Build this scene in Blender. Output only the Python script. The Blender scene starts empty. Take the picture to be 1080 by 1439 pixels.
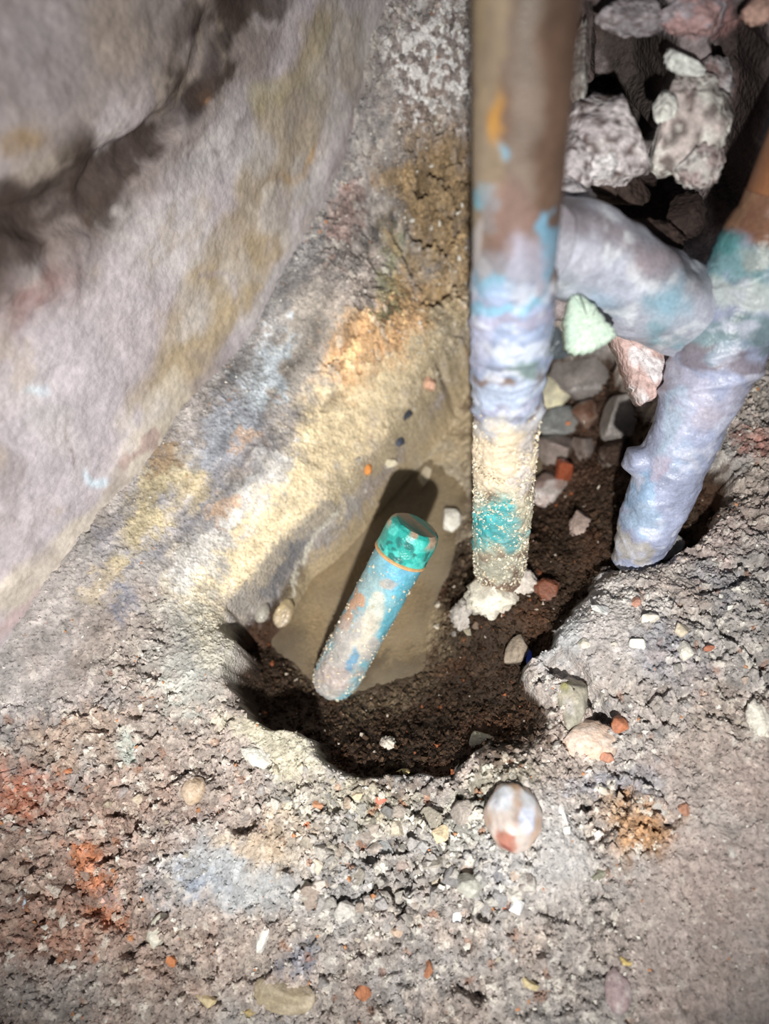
import bpy, bmesh, math
import numpy as np
from mathutils import Vector, Matrix

# ------------------------------------------------------------------ camera
sc = bpy.context.scene
F = 1000.0                                   # focal length in pixels of the 1080 x 1439 frame
dn = np.array([(680-540)/F, -(1330-720)/F, -1.0]); dn /= np.linalg.norm(dn)
UPV = -dn
fw = np.array([0, 0, -1.0]); YW = fw-(fw@UPV)*UPV; YW /= np.linalg.norm(YW); XW = np.cross(YW, UPV)
RM = np.array([XW, YW, UPV])                 # camera -> world rotation
CAM = np.array([0, 0, .179])
cd = bpy.data.cameras.new('camera'); cam = bpy.data.objects.new('camera', cd)
sc.collection.objects.link(cam)
M4 = np.eye(4); M4[:3, :3] = RM; M4[:3, 3] = CAM
cam.matrix_world = Matrix(M4.tolist())
cd.sensor_fit = 'VERTICAL'; cd.sensor_height = 36.0; cd.lens = 36.0*F/1439.0
cd.clip_start = .005; cd.clip_end = 10
cd.dof.use_dof = True; cd.dof.focus_distance = .184; cd.dof.aperture_fstop = cd.lens/3.4
sc.camera = cam
# ------------------------------------------------------------------ world, lamp, exposure
w = bpy.data.worlds.new('world'); sc.world = w; w.use_nodes = True
w.node_tree.nodes['Background'].inputs[0].default_value = (.80, .88, 1, 1)
w.node_tree.nodes['Background'].inputs[1].default_value = .085
ld = bpy.data.lights.new('torch', 'SPOT'); torch = bpy.data.objects.new('torch', ld); sc.collection.objects.link(torch)
ld.energy = 5.2; ld.color = (1, .965, .90); ld.spot_size = math.radians(76); ld.spot_blend = 1.0; ld.shadow_soft_size = .003
torch.location = (-.023, -.098, .19)
torch.rotation_euler = (Vector((-.004, .118, .0))-torch.location).to_track_quat('-Z', 'Y').to_euler()
sc.view_settings.view_transform = 'Standard'; sc.view_settings.look = 'None'
sc.view_settings.gamma = 1; sc.view_settings.use_curve_mapping = False
sc.view_settings.exposure = 0.0

# ------------------------------------------------------------------ helpers
def ray(px, py): return RM @ np.array([(px-540)/F, -(py-720)/F, -1.0])
def atz(px, py, z):
    r = ray(px, py); return CAM+(z-CAM[2])/r[2]*r
def atd(px, py, t): return CAM+t*ray(px, py)
def proj(P):
    c = (P-CAM) @ RM
    d = np.maximum(-c[:, 2], 1e-3)
    return np.stack([540+F*c[:, 0]/d, 720-F*c[:, 1]/d], 1)
def depth(P): return float(-((np.asarray(P)-CAM) @ RM)[2])

rng = np.random.default_rng(7)
TAB = rng.random(4096).astype(np.float32)
def hsh(i, j, k):
    return TAB[((i*73856093) ^ (j*19349663) ^ (k*83492791)) & 4095]
def vn(p, s, seed=0):
    """value noise 0..1, feature size s"""
    q = p/s+seed*17.31
    f = np.floor(q).astype(np.int64); t = (q-f).astype(np.float32); t = t*t*(3-2*t)
    i, j, k = f[:, 0], f[:, 1], f[:, 2]; x, y, z = t[:, 0], t[:, 1], t[:, 2]
    r = 0
    for a in (0, 1):
        wx = x if a else 1-x
        for b in (0, 1):
            wy = y if b else 1-y
            for c in (0, 1):
                r = r+wx*wy*(z if c else 1-z)*hsh(i+a, j+b, k+c)
    return r
def fbm(p, s, o=3, seed=0):
    r = 0; a = 1; n = 0
    for q in range(o):
        r = r+a*vn(p, s/2**q, seed+q); n += a; a *= .5
    return r/n
def worley(p2, s, seed=0):
    """F1 distance in cells and the id value of the nearest cell (2D)"""
    q = p2/s; f = np.floor(q).astype(np.int64)
    best = np.full(len(q), 9.0); bid = np.zeros(len(q)); tl = np.zeros(len(q))
    sec = np.full(len(q), 9.0)
    for a in (-1, 0, 1):
        for b in (-1, 0, 1):
            i, j = f[:, 0]+a, f[:, 1]+b
            ox = hsh(i, j, i*0+seed+1); oy = hsh(i, j, i*0+seed+2)
            d = np.hypot(i+ox-q[:, 0], j+oy-q[:, 1])
            m = d < best
            sec = np.where(m, best, np.minimum(sec, d))
            best = np.where(m, d, best); bid = np.where(m, hsh(i, j, i*0+seed+3), bid)
            tl = np.where(m, (hsh(i, j, i*0+seed+4)-.5)*(q[:, 0]-i-ox)+(hsh(i, j, i*0+seed+5)-.5)*(q[:, 1]-j-oy), tl)
    return best, bid, sec, tl
def sst(a, b, x):
    t = np.clip((x-a)/(b-a), 0, 1); return t*t*(3-2*t)
def seg_d(uv, pts):
    best = np.full(len(uv), 1e9)
    for p, q in zip(pts[:-1], pts[1:]):
        p = np.array(p, float); q = np.array(q, float); d = q-p
        t = np.clip(((uv-p) @ d)/(d @ d), 0, 1)
        best = np.minimum(best, np.linalg.norm(uv-p-t[:, None]*d, axis=1))
    return best
def wt(uv, nz, b, sf=.35):
    """weight of a patch: ('e',u,v,rx,ry,angle) or ('s',points,half width); nz frays its edge"""
    if b[0] == 'e':
        _, u, v, rx, ry, an = b
        a = math.radians(an); c, s = math.cos(a), math.sin(a)
        x, y = uv[:, 0]-u, uv[:, 1]-v
        d = np.hypot((x*c+y*s)/rx, (-x*s+y*c)/ry)
    else:
        d = seg_d(uv, b[1])/b[2]
    return sst(1+sf, 1-sf, d+nz)
def paint(col, uv, nz, patches, sf=.35):
    for b, c, st in patches:
        k = (wt(uv, nz, b, sf)*st)[:, None]
        col = col*(1-k)+np.array(c)*k
    return col
def tps_fit(P, Z):
    n = len(P); d = np.linalg.norm(P[:, None]-P[None], axis=2)
    K = d**2*np.log(d+1e-9)+np.eye(n)*2e-6
    A = np.zeros((n+3, n+3)); A[:n, :n] = K; A[:n, n] = 1; A[:n, n+1:] = P; A[n, :n] = 1; A[n+1:, :n] = P.T
    return np.linalg.solve(A, np.concatenate([Z, [0, 0, 0]]))
def tps_eval(P, W, Q):
    r = W[len(P)]+Q @ W[len(P)+1:]
    for i in range(len(P)):
        d = np.hypot(Q[:, 0]-P[i, 0], Q[:, 1]-P[i, 1]); r = r+W[i]*d**2*np.log(d+1e-9)
    return r
def inside(Q, poly):
    r = np.zeros(len(Q), bool); n = len(poly)
    for i in range(n):
        a, b = poly[i], poly[i-1]
        m = (a[1] > Q[:, 1]) != (b[1] > Q[:, 1])
        xi = (b[0]-a[0])*(Q[:, 1]-a[1])/(b[1]-a[1]+1e-12)+a[0]
        r ^= m & (Q[:, 0] < xi)
    return r

COL = sc.collection
def mesh_np(name, V, Fc, col=None, wet=None, smooth=True):
    me = bpy.data.meshes.new(name); V = np.asarray(V, np.float32); Fc = np.asarray(Fc, np.int32)
    k = Fc.shape[1]
    me.vertices.add(len(V)); me.vertices.foreach_set('co', V.ravel())
    me.loops.add(Fc.size); me.loops.foreach_set('vertex_index', Fc.ravel())
    me.polygons.add(len(Fc)); me.polygons.foreach_set('loop_start', np.arange(0, Fc.size, k, dtype=np.int32))
    me.polygons.foreach_set('use_smooth', np.full(len(Fc), smooth))
    me.update(calc_edges=True)
    if col is not None:
        a = me.color_attributes.new('Col', 'FLOAT_COLOR', 'POINT')
        c = np.ones((len(V), 4), np.float32); c[:, :3] = col; a.data.foreach_set('color', c.ravel())
    if wet is not None:
        a = me.attributes.new('Wet', 'FLOAT', 'POINT'); a.data.foreach_set('value', np.asarray(wet, np.float32))
    me.validate(); return me
def grid_faces(nu, nv, wrap=False):
    i = np.arange(nu if wrap else nu-1)[:, None]; j = np.arange(nv-1)[None]
    i2 = (i+1) % nu
    return np.stack([i*nv+j, i2*nv+j, i2*nv+j+1, i*nv+j+1], -1).reshape(-1, 4)
def link(name, me, mat, parent=None, **props):
    o = bpy.data.objects.new(name, me); COL.objects.link(o)
    if mat and me and not me.materials: me.materials.append(mat)
    if parent: o.parent = parent
    for k, v in props.items(): o[k] = v
    return o
def empty(name, loc, **props):
    o = bpy.data.objects.new(name, None); COL.objects.link(o); o.location = loc; o.empty_display_size = .01
    for k, v in props.items(): o[k] = v
    return o
ICO = {0: (np.array([(1,0,0),(-1,0,0),(0,1,0),(0,-1,0),(0,0,1),(0,0,-1)], float), np.array([(0,2,4),(2,1,4),(1,3,4),(3,0,4),(2,0,5),(1,2,5),(3,1,5),(0,3,5)]))}
for sd in (1, 2, 3, 4, 5):
    bm = bmesh.new(); bmesh.ops.create_icosphere(bm, subdivisions=sd, radius=1)
    ICO[sd] = (np.array([v.co[:] for v in bm.verts]), np.array([[v.index for v in f.verts] for f in bm.faces])); bm.free()

# ------------------------------------------------------------------ materials
def mat_col(name, rough=.85, bump=.5, bsize=.0005, bdist=.0003, spec=.35, grain=.35, wetr=.12, objcol=False, soft=False):
    m = bpy.data.materials.new(name); m.use_nodes = True; nt = m.node_tree; N = nt.nodes; L = nt.links
    b = N['Principled BSDF']; b.inputs['Specular IOR Level'].default_value = spec
    tc = N.new('ShaderNodeNewGeometry')
    if objcol:
        src = N.new('ShaderNodeObjectInfo'); out = src.outputs['Color']
    else:
        src = N.new('ShaderNodeAttribute'); src.attribute_name = 'Col'; out = src.outputs['Color']
    nz = N.new('ShaderNodeTexNoise'); nz.inputs['Scale'].default_value = .7/bsize; nz.inputs['Detail'].default_value = 3; nz.inputs['Roughness'].default_value = .7
    L.new(tc.outputs['Position'], nz.inputs['Vector'])
    mr = N.new('ShaderNodeMapRange'); mr.inputs[1].default_value = .3; mr.inputs[2].default_value = .7
    mr.inputs[3].default_value = 1-grain; mr.inputs[4].default_value = 1+grain
    L.new(nz.outputs['Fac'], mr.inputs[0])
    mx = N.new('ShaderNodeVectorMath'); mx.operation = 'MULTIPLY'
    L.new(out, mx.inputs[0]); L.new(mr.outputs[0], mx.inputs[1]); L.new(mx.outputs[0], b.inputs['Base Color'])
    if not objcol:
        wa = N.new('ShaderNodeAttribute'); wa.attribute_name = 'Wet'
        r = N.new('ShaderNodeMapRange'); r.inputs[3].default_value = rough; r.inputs[4].default_value = wetr
        L.new(wa.outputs['Fac'], r.inputs[0]); L.new(r.outputs[0], b.inputs['Roughness'])
    else: b.inputs['Roughness'].default_value = rough
    vo = N.new('ShaderNodeTexVoronoi'); vo.inputs['Scale'].default_value = 1/bsize
    L.new(tc.outputs['Position'], vo.inputs['Vector'])
    ad = N.new('ShaderNodeMath'); ad.operation = 'SUBTRACT'
    L.new(nz.outputs['Fac'], ad.inputs[0])
    if soft: ad.inputs[1].default_value = 0
    else: L.new(vo.outputs['Distance'], ad.inputs[1])
    bp = N.new('ShaderNodeBump'); bp.inputs['Strength'].default_value = bump; bp.inputs['Distance'].default_value = bdist
    L.new(ad.outputs[0], bp.inputs['Height']); L.new(bp.outputs[0], b.inputs['Normal'])
    return m
M_FLOOR = mat_col('gritty_concrete', bump=.8, bsize=.0008, bdist=.0004, grain=.28)
M_WALL = mat_col('old_plaster', bump=.4, bsize=.0016, bdist=.0004, grain=.15, spec=.2)
M_BACK = mat_col('rubble_mortar', bump=.8, bsize=.0014, bdist=.0006, grain=.35, spec=.3)
M_STONE = mat_col('stone', rough=.6, bump=.5, bsize=.0006, bdist=.0002, grain=.25)
M_CHIP = mat_col('aggregate', rough=.75, bump=.6, bsize=.0005, bdist=.0002, grain=.3, objcol=True)
M_GRIT = mat_col('grit', bump=.3, bsize=.0003, bdist=.0001, grain=.2)
M_SOIL = mat_col('soil', rough=.95, bump=.8, bsize=.0006, bdist=.0004, grain=.5, spec=.1)
M_PIPE = mat_col('weathered_copper', rough=.5, bump=.5, bsize=.0006, bdist=.00015, grain=.18, spec=.5, wetr=.25)
M_QUARTZ = mat_col('quartz', rough=.35, bump=.3, bsize=.002, bdist=.0003, grain=.08, spec=.6)
for n_ in M_QUARTZ.node_tree.nodes:
    if n_.type == 'BSDF_PRINCIPLED':
        n_.inputs['Subsurface Weight'].default_value = .15; n_.inputs['Subsurface Scale'].default_value = .003

# ------------------------------------------------------------------ ground: outer concrete and inner pit
OUT = [(0,1439,-.014),(540,1439,-.020),(1080,1439,-.018),(270,1250,-.008),(800,1250,-.008),(1080,1200,-.004),(0,1150,.0),(540,1200,-.009),
 (700,1130,.001),(740,1180,.000),(640,1160,-.006),(330,1060,-.002),(430,1080,-.003),(600,1110,-.006),(300,900,.003),(300,980,.003),(200,1000,.004),
 (830,880,.004),(900,930,.005),(930,1000,.001),(1000,850,.005),(1080,720,.006),(1010,700,.004),(1080,520,.004),(940,800,.002),(800,960,.0),
 (830,1080,-.003),(1000,1050,.000),(-60,960,.016),(0,905,.018),(190,680,.020),(350,450,.026),(480,230,.044),(560,50,.068),(560,-40,.078),(100,940,.009),(250,800,.008),
 (380,640,.009),(470,500,.013),(310,845,-.003),(400,745,-.006),(480,690,-.008),(560,600,-.009),(610,540,-.006),(520,440,.020),(555,380,.018),(560,230,.041),(620,400,.010),(610,300,.026),
 (620,150,.049),(620,40,.066),(660,440,.004),(700,300,.02),(860,450,.0),(960,540,.004),(1000,450,.004),(900,300,.01),(900,1439,-.016),(200,1439,-.016),(-100,1300,-.004),(1200,1000,.004),(1200,1400,-.01)]
INN = [(555,640,-.0325),(560,760,-.037),(520,850,-.038),(560,900,-.037),(450,850,-.0345),(420,780,-.033),(620,800,-.0345),(640,700,-.0325),(500,720,-.034),(610,590,-.029),(620,530,-.022),(600,500,-.016),(640,470,-.006),
 (340,870,-.026),(370,910,-.030),(430,960,-.0305),(410,900,-.033),(400,1000,-.0225),(470,1010,-.0265),(540,960,-.031),(560,1040,-.0205),(500,1070,-.0135),(600,1000,-.0260),(620,930,-.0285),(650,1050,-.0125),(440,1040,-.0165),(600,1078,-.0125),(700,1000,-.0165),
 (640,880,-.023),(705,805,-.0125),(690,850,-.014),(740,880,-.013),(700,940,-.018),(760,840,-.012),(800,800,-.014),(760,720,-.030),(760,600,-.031),(800,540,-.031),(810,650,-.028),(850,720,-.014),(845,620,-.024),(880,560,-.014),
 (905,640,-.010),(940,640,-.010),(1000,690,-.010),(960,750,-.010),(900,765,-.008),(790,480,-.030),(850,480,-.026),(740,520,-.030),(690,600,-.026),(720,460,-.022),(330,960,-.014),(380,830,-.030),(670,740,-.027),(670,650,-.028),(470,800,-.037),(750,1010,-.010)]
RIM = [(318,846),(316,880),(320,915),(321,955),(330,985),(352,1005),(385,1022),(415,1038),(445,1052),(464,1070),(478,1088),(500,1096),(530,1100),(555,1096),(580,1104),(610,1092),(640,1084),(662,1074),(690,1052),(720,1046),(755,1046),
 (778,1022),(772,985),(748,950),(744,925),(770,905),(790,872),(808,850),(832,822),(850,800),(862,790),(905,800),(955,772),(1000,738),(1035,690),(1030,655),(975,630),(925,590),(905,540),(880,500),(872,470),(840,455),(780,440),(720,430),(660,446),(640,480),(604,545),(560,600),(520,645),(480,690),(440,728),(405,752),(372,796),(345,825)]
RIMZ = {0:-.003}
def rim_z(u, v):
    d = [((u-a)**2+(v-b)**2, z) for a, b, z in OUT]; ws = [1/(q+900)**1.5 for q, _ in d]
    return sum(a*z for a, (_, z) in zip(ws, d))/sum(ws)
Po = np.array([atz(*p) for p in OUT]); Wo = tps_fit(Po[:, :2], Po[:, 2])
Pi = np.array([atz(*p) for p in INN]); Wi = tps_fit(Pi[:, :2], Pi[:, 2])
# rim polygon on the outer surface (iterate onto the fitted surface)
def on_outer(u, v):
    z = 0.0
    for _ in range(8):
        p = atz(u, v, z); z = .5*z+.5*float(tps_eval(Po[:, :2], Wo, p[None, :2])[0])
    return atz(u, v, z)
RIMW = np.array([on_outer(*p)[:2] for p in RIM])
def axis(a, b, c, d, fine, coarse):
    l = np.arange(b-coarse, a, -coarse)[::-1]; m = np.arange(b, c, fine)
    g = [c]; st = fine
    while g[-1] < d: st = min(st*1.05, coarse); g.append(g[-1]+st)
    h = [b]; st = fine
    while h[-1] > a: st = min(st*1.05, coarse); h.append(h[-1]-st)
    return np.concatenate([np.array(h[:0:-1]), m, np.array(g)])
GX = axis(-.28, -.120, .122, .32, .00034, .004); GY = axis(-.16, -.018, .26, .40, .00034, .004)
NX, NY = len(GX), len(GY)
XY = np.stack(np.meshgrid(GX, GY, indexing='ij'), -1).reshape(-1, 2)
P3 = np.concatenate([XY, np.zeros((len(XY), 1))], 1)
def lowres(fn):
    """evaluate a smooth function on every 6th grid line and interpolate"""
    xi = np.unique(np.r_[np.arange(0, NX, 6), NX-1]); yi = np.unique(np.r_[np.arange(0, NY, 6), NY-1])
    q = np.stack(np.meshgrid(GX[xi], GY[yi], indexing='ij'), -1).reshape(-1, 2)
    g = fn(q).reshape(len(xi), len(yi))
    t = np.stack([np.interp(GY, GY[yi], r) for r in g])
    return np.stack([np.interp(GX, GX[xi], t[:, j]) for j in range(NY)], 1).ravel()
zo = lowres(lambda q: tps_eval(Po[:, :2], Wo, q)); zi = lowres(lambda q: tps_eval(Pi[:, :2], Wi, q))
zo = np.clip(zo, -.03, .10)
sd = lowres(lambda q: seg_d(q, np.vstack([RIMW, RIMW[:1]]))*np.where(inside(q, RIMW), -1, 1))
wob = (fbm(P3, .009, 3, 3)-.5)*.007+(vn(P3, .0016, 8)-.5)*.0012
sdw = sd+wob
kin = sst(.0007, -.0024, sdw)                               # 1 inside the pit
# soft side (towards the pipes and the silt) blends slowly
UV0 = proj(np.concatenate([XY, zo[:, None]], 1))
nz0 = (fbm(P3, .016, 3, 21)-.5)*1.3
softw = np.maximum.reduce([wt(UV0, nz0*.3, ('e', 830, 690, 130, 190, 20)), wt(UV0, nz0*.3, ('s', [(640,470),(590,560)], 30)), wt(UV0, nz0*.2, ('s', [(700,1050),(770,1000)], 30))])
kin = kin*(1-softw)+sst(.004, -.006, sdw)*softw
soft2 = wt(UV0, nz0*.2, ('s', [(600,545),(480,690),(400,760),(350,825)], 34)); kin = kin*(1-soft2)+sst(.0012, -.0065, sd+wob*.22)*soft2
zin = zi+(fbm(P3, .008, 4, 31)-.5)*.004*sst(-.0335, -.028, zi)+(vn(P3, .0015, 33)-.5)*.0012*sst(-.0335, -.029, zi)
# relief of the concrete
rough = np.full(len(XY), .65)
for b, c in [(('s', [(300,830),(440,660),(560,520)], 75), .16), (('s', [(60,920),(250,700),(420,430)], 70), .22), (('e', 760,1190,80,90,0), .18), (('e', 840,890,80,70,0), .3), (('e', 1000,1250,120,220,0), .35), (('e', 300,1230,120,60,-15), .3),
             (('e', 275,920,50,70,0), .3), (('e', 400,1050,80,28,30), .3), (('e', 600,1200,170,100,0), 1.0), (('e', 120,1240,150,160,0), .85), (('e', 610,230,80,180,0), .2), (('e',520,480,80,35,-35), .7), (('e', 880,1150,70,50,0), .95), (('e', 610,500,50,60,0), .3), (('e',950,820,60,40,0),.5)]:
    k = wt(UV0, nz0*.6, b); rough = rough*(1-k)+c*k
jit = (np.stack([vn(P3, .002, 41), vn(P3, .002, 43)], 1)-.5)
w1, id1, s1, t1_ = worley(XY+jit*.0012, .0033)
w2, id2, s2, t2_ = worley(XY+jit*.0005, .0016, 5)
w3, id3, s3, t3_ = worley(XY, .00105, 9)
vo1 = sst(.57, .68, fbm(P3, .0050, 3, 51)); vo2 = sst(.62, .72, fbm(P3, .0026, 2, 53))
rr = sst(.15, 1.0, rough)
g1 = np.clip(s1-w1, 0, .5); g2 = np.clip(s2-w2, 0, .5)
rel = (fbm(P3, .03, 3, 61)-.5)*.006*(.4+.6*rough)+(fbm(P3, .009, 3, 65)-.5)*.0032*rough
rel = rel+rr*((id1-.5)*.0016+t1_*.0022-sst(.16, .0, g1)*.0013)+(.25+.75*rr)*((id2-.5)*.0009+t2_*.0010-sst(.2, .0, g2)*.0006)+(id3-.5)*.0004+(.4-w3)*.0004
rel = rel-vo1*.0042*rr**1.5-vo2*.0024*(.12+.88*rr)
cav = wt(UV0, nz0*.3, ('e', 612, 290, 50, 130, 0))
rel = rel-sst(.50, .56, fbm(np.concatenate([XY, zo[:, None]], 1), .0050, 3, 77))*.011*cav+(vn(np.concatenate([XY, zo[:, None]], 1), .0011, 79)-.5)*.0018*cav
z = (zo+rel)*(1-kin)+zin*kin
# hollows in the concrete: beside the grey stone, under the right pipe, cracks
for b, dz in [(('s', [(790,925),(812,945),(850,1000)], 15), .006), (('s', [(838,1012),(858,1002)], 13), .006), (('s', [(700,1010),(720,985)], 14), .003), (('s', [(905,985),(945,962)], 4), .003), (('s', [(985,720),(960,752),(935,770)], 14), .004), (('s', [(560,320),(600,400)], 9), .005),
              (('s', [(1010,880),(1080,930)], 6), .003), (('s', [(240,1075),(290,1082)], 8), .002), (('s', [(590,1135),(640,1130)], 16), .004), (('s',[(480,1265),(540,1245),(560,1260)],8),.003), (('s',[(640,1385),(675,1400)],10),.004), (('s',[(330,1160),(352,1152)],10),.004), (('s',[(205,1292),(225,1286)],9),.004), (('s',[(390,1000),(400,1000)],4),.001)]:
    uvn = UV0+(np.stack([fbm(P3, .004, 2, 81), fbm(P3, .004, 2, 83)], 1)-.5)*24
    z = z-wt(uvn, 0*nz0, b)*dz*(1-kin)
VT = np.concatenate([XY, z[:, None]], 1)
UV = proj(VT)
warp = (np.stack([fbm(VT, .007, 3, 91), fbm(VT, .007, 3, 93)], 1)-.5)*46
uvw = UV+warp+(np.stack([id1, id2], 1)-.5)*18+(np.stack([id3, id1*7 % 1], 1)-.5)*16
nzc = (fbm(VT, .0060, 5, 95)-.5)*2.0
# streaks that run along the haunch
ca = np.array([.662, .749]); alongv = XY @ ca; acr = XY @ np.array([.749, -.662])
stv = fbm(np.stack([alongv*.25, acr, z], 1), .004, 3, 97)
CONC = np.array([.36, .31, .285])
col = np.tile(CONC, (len(XY), 1))
grey = sst(.42, .6, fbm(VT, .02, 3, 99))[:, None]; col = col*(1-grey*.6)+np.array([.33, .33, .335])*grey*.6
HA = [(('s', [(-20,940),(200,720),(350,500),(480,280),(560,60)], 60), (.33,.31,.31), .85),
 (('s', [(320,810),(440,650),(560,500)], 62), (.80,.66,.43), .95), (('s', [(300,850),(400,740)], 40), (.80,.68,.48), .8),
 (('s', [(400,520),(450,440)], 45), (.42,.38,.34), .8), (('s', [(300,640),(385,490)], 22), (.56,.64,.72), .9), (('s', [(270,800),(350,690),(390,640)], 24), (.55,.57,.62), .75),
 (('s', [(320,560),(390,400),(440,330)], 20), (.27,.27,.28), .7), (('s', [(200,760),(290,640),(330,570)], 24), (.25,.25,.29), .75), (('s', [(270,730),(330,640),(380,590)], 22), (.30,.30,.35), .7),
 (('e', 215,700,70,26,-52), (.46,.385,.22), .8), (('e', 268,690,34,18,-52), (.52,.43,.27), .75), (('e', 140,820,40,16,-50), (.46,.38,.25), .6), (('e', 300,720,20,12,-40), (.62,.40,.24), .7), (('e', 180,850,26,14,-60), (.17,.185,.25), .8), (('e', 150,745,22,14,-50), (.16,.16,.2), .6),
 (('e', 230,640,26,14,-52), (.30,.21,.13), .9), (('e', 345,610,16,10,-50), (.62,.40,.24), .6),
 (('e', 535,470,90,36,-38), (.68,.42,.22), .9), (('e', 575,430,50,36,-30), (.60,.40,.22), .7), (('s', [(545,420),(552,310)], 15), (.20,.22,.13), .8), (('s', [(556,300),(560,220)], 16), (.13,.13,.15), .9), (('s', [(500,350),(540,250),(565,180)], 22), (.33,.30,.29), .8),
 (('s', [(470,330),(500,260)], 18), (.36,.2,.17), .5), (('e', 612,270,58,120,0), (.30,.205,.10), .95), (('e', 620,400,50,50,0), (.42,.30,.16), .7), (('e', 610,80,75,95,0), (.30,.25,.24), .9),
 (('s', [(640,460),(600,530),(570,600)], 40), (.40,.33,.22), .9), (('s', [(430,790),(360,860),(330,850)], 26), (.26,.25,.27), .7)]
FG = [(('e', 100,1250,190,170,0), (.36,.245,.20), .8), (('e', 60,1000,100,60,-20), (.36,.33,.33), .6), (('e', 30,1110,60,36,15), (.40,.13,.065), .85), (('s', [(118,1185),(135,1240),(165,1280)], 17), (.50,.19,.085), .9), (('e', 70,1330,60,40,0), (.36,.17,.11), .6),
 (('e', 100,1040,90,30,-15), (.42,.30,.22), .6), (('e', 300,1225,100,55,-10), (.37,.40,.43), .85), (('e', 285,1250,24,28,0), (.22,.27,.37), .7), (('e', 420,1345,24,20,0), (.18,.21,.29), .7), (('e', 248,975,30,24,20), (.64,.67,.62), .8), (('e', 175,1045,14,24,20), (.55,.62,.58), .8),
 (('e', 270,925,48,80,0), (.37,.38,.36), .85), (('e', 300,900,22,50,0), (.58,.54,.44), .6), (('e', 220,900,40,50,0), (.36,.33,.31), .5), (('e', 400,1050,85,32,28), (.52,.49,.38), .85), (('e', 395,1185,70,34,5), (.50,.38,.26), .8), (('e', 350,1250,60,30,0), (.42,.44,.46), .5),
 (('e', 590,1215,160,90,0), (.29,.285,.285), .8), (('e', 500,1130,90,30,10), (.40,.37,.28), .7), (('e', 600,1370,100,40,0), (.30,.30,.31), .6), (('e', 70,1390,80,40,0), (.42,.40,.39), .7), (('e', 850,890,105,80,0), (.42,.40,.40), .85), (('e', 790,890,30,40,30), (.36,.39,.42), .6), (('e', 890,850,40,18,10), (.62,.60,.57), .7),
 (('e', 940,915,42,34,0), (.21,.22,.26), .85), (('e', 1010,830,34,26,30), (.24,.24,.27), .8), (('e', 1000,750,80,40,0), (.36,.27,.25), .6), (('e', 1060,620,46,22,10), (.38,.16,.13), .8), (('e', 1050,540,60,60,0), (.40,.36,.33), .7), (('e', 990,1260,120,240,0), (.38,.31,.29), .8),
 (('e', 885,1165,58,46,15), (.38,.215,.10), .9), (('e', 900,1100,40,18,0), (.28,.29,.33), .7), (('e', 760,1200,85,85,0), (.44,.435,.44), .85), (('e', 655,1150,30,40,20), (.40,.40,.37), .8), (('e', 700,1090,50,24,-30), (.24,.22,.17), .8), (('e', 840,1110,40,16,0), (.22,.25,.32), .6), (('e', 1060,1010,24,26,0), (.70,.68,.64), .8), (('e', 900,780,50,22,-10), (.38,.38,.38), .8), (('e', 850,1300,90,60,0), (.34,.30,.28), .6), (('e', 1000,1150,40,30,0), (.44,.42,.40), .5),
 (('s',[(700,1040),(760,1030)],22),(.10,.065,.045),.9), (('e',990,690,40,24,0),(.08,.05,.035),.8), (('e',930,720,40,60,0),(.09,.055,.04),.8), (('e',560,1110,60,14,0),(.16,.11,.08),.7)]
col = paint(col, uvw, nzc, [(b_, c_, s_*.9) for b_, c_, s_ in HA+FG], .6)
hm = wt(UV, nzc*.3, ('s', [(0,920),(250,720),(420,480),(520,280)], 110))*(1-wt(UV, nzc*0, ('e', 200,1000,150,60,0)))
col = col*(1+((stv-.5)*1.5*hm)[:, None])
# mottling and individual aggregate colours
col = col*(.72+.56*fbm(VT, .003, 3, 101))[:, None]
col = col*((.68+.64*id2)*(.8+.4*id3)*(.85+.3*id1))[:, None]**(.35+.65*rr[:, None])
ag = (id2 > .80)*rr*.5; aw = ((id2 > .955) | (id3 > .975))*(.15+.75*rr)
col = col*(1-.6*ag[:, None])+np.array([.44, .40, .33])*.6*ag[:, None]
col = col*(1-.6*aw[:, None])+np.array([.74, .72, .66])*.6*aw[:, None]
ao = (id2 < .018)*.45*rr; col = col*(1-ao[:, None])+np.array([.46, .20, .10])*ao[:, None]
spk = wt(UV, nzc*.5, ('e', 612, 80, 70, 95, 0))*sst(.47, .56, fbm(VT, .0018, 2, 105)); col = col*(1-spk[:, None])+np.array([.78, .76, .76])*spk[:, None]
# soil, silt and pit bed
soil = np.array([.042, .026, .017])*(.5+1.0*fbm(VT, .004, 3, 111))[:, None]
redd = sst(.55, .7, fbm(VT, .012, 2, 113))[:, None]*.4; soil = soil*(1-redd)+np.array([.09, .042, .024])*redd
bed = paint(np.tile(np.array([.42, .335, .22]), (len(XY), 1)), uvw, nzc, [(('e', 525,960,90,26,-10), (.07,.045,.03), .9), (('e', 405,890,24,60,10), (.10,.065,.04), .8), (('e', 620,720,50,90,0), (.36,.32,.25), .7), (('e',420,850,30,40,20),(.5,.42,.28),.6), (('s', [(655,800),(625,890),(580,950)], 10), (.12,.075,.045), .7)])
bedk = wt(uvw, nzc*.25, ('s', [(590,540),(560,700),(500,840),(520,890)], 105))*wt(UV, nzc*.2, ('e', 540,740,135,245,8))
bedk = np.maximum(bedk, wt(uvw, nzc*.3, ('s', [(640,480),(600,560),(620,640)], 55)))
pitr = wt(uvw, nzc*.2, ('e', 790,590,70,125,0))
inn = soil*(1-bedk[:, None])+bed*bedk[:, None]
inn = inn*(1-.5*pitr[:, None])+np.array([.10, .06, .045])*.5*pitr[:, None]
kc = sst(.35, .65, kin+(vn(VT, .0015, 115)-.5)*.3)[:, None]
col = col*(1-kc)+inn*kc
ub_ = UV+warp*.45+(np.stack([id2, id3], 1)-.5)*8; nb_ = nzc*.6
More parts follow.
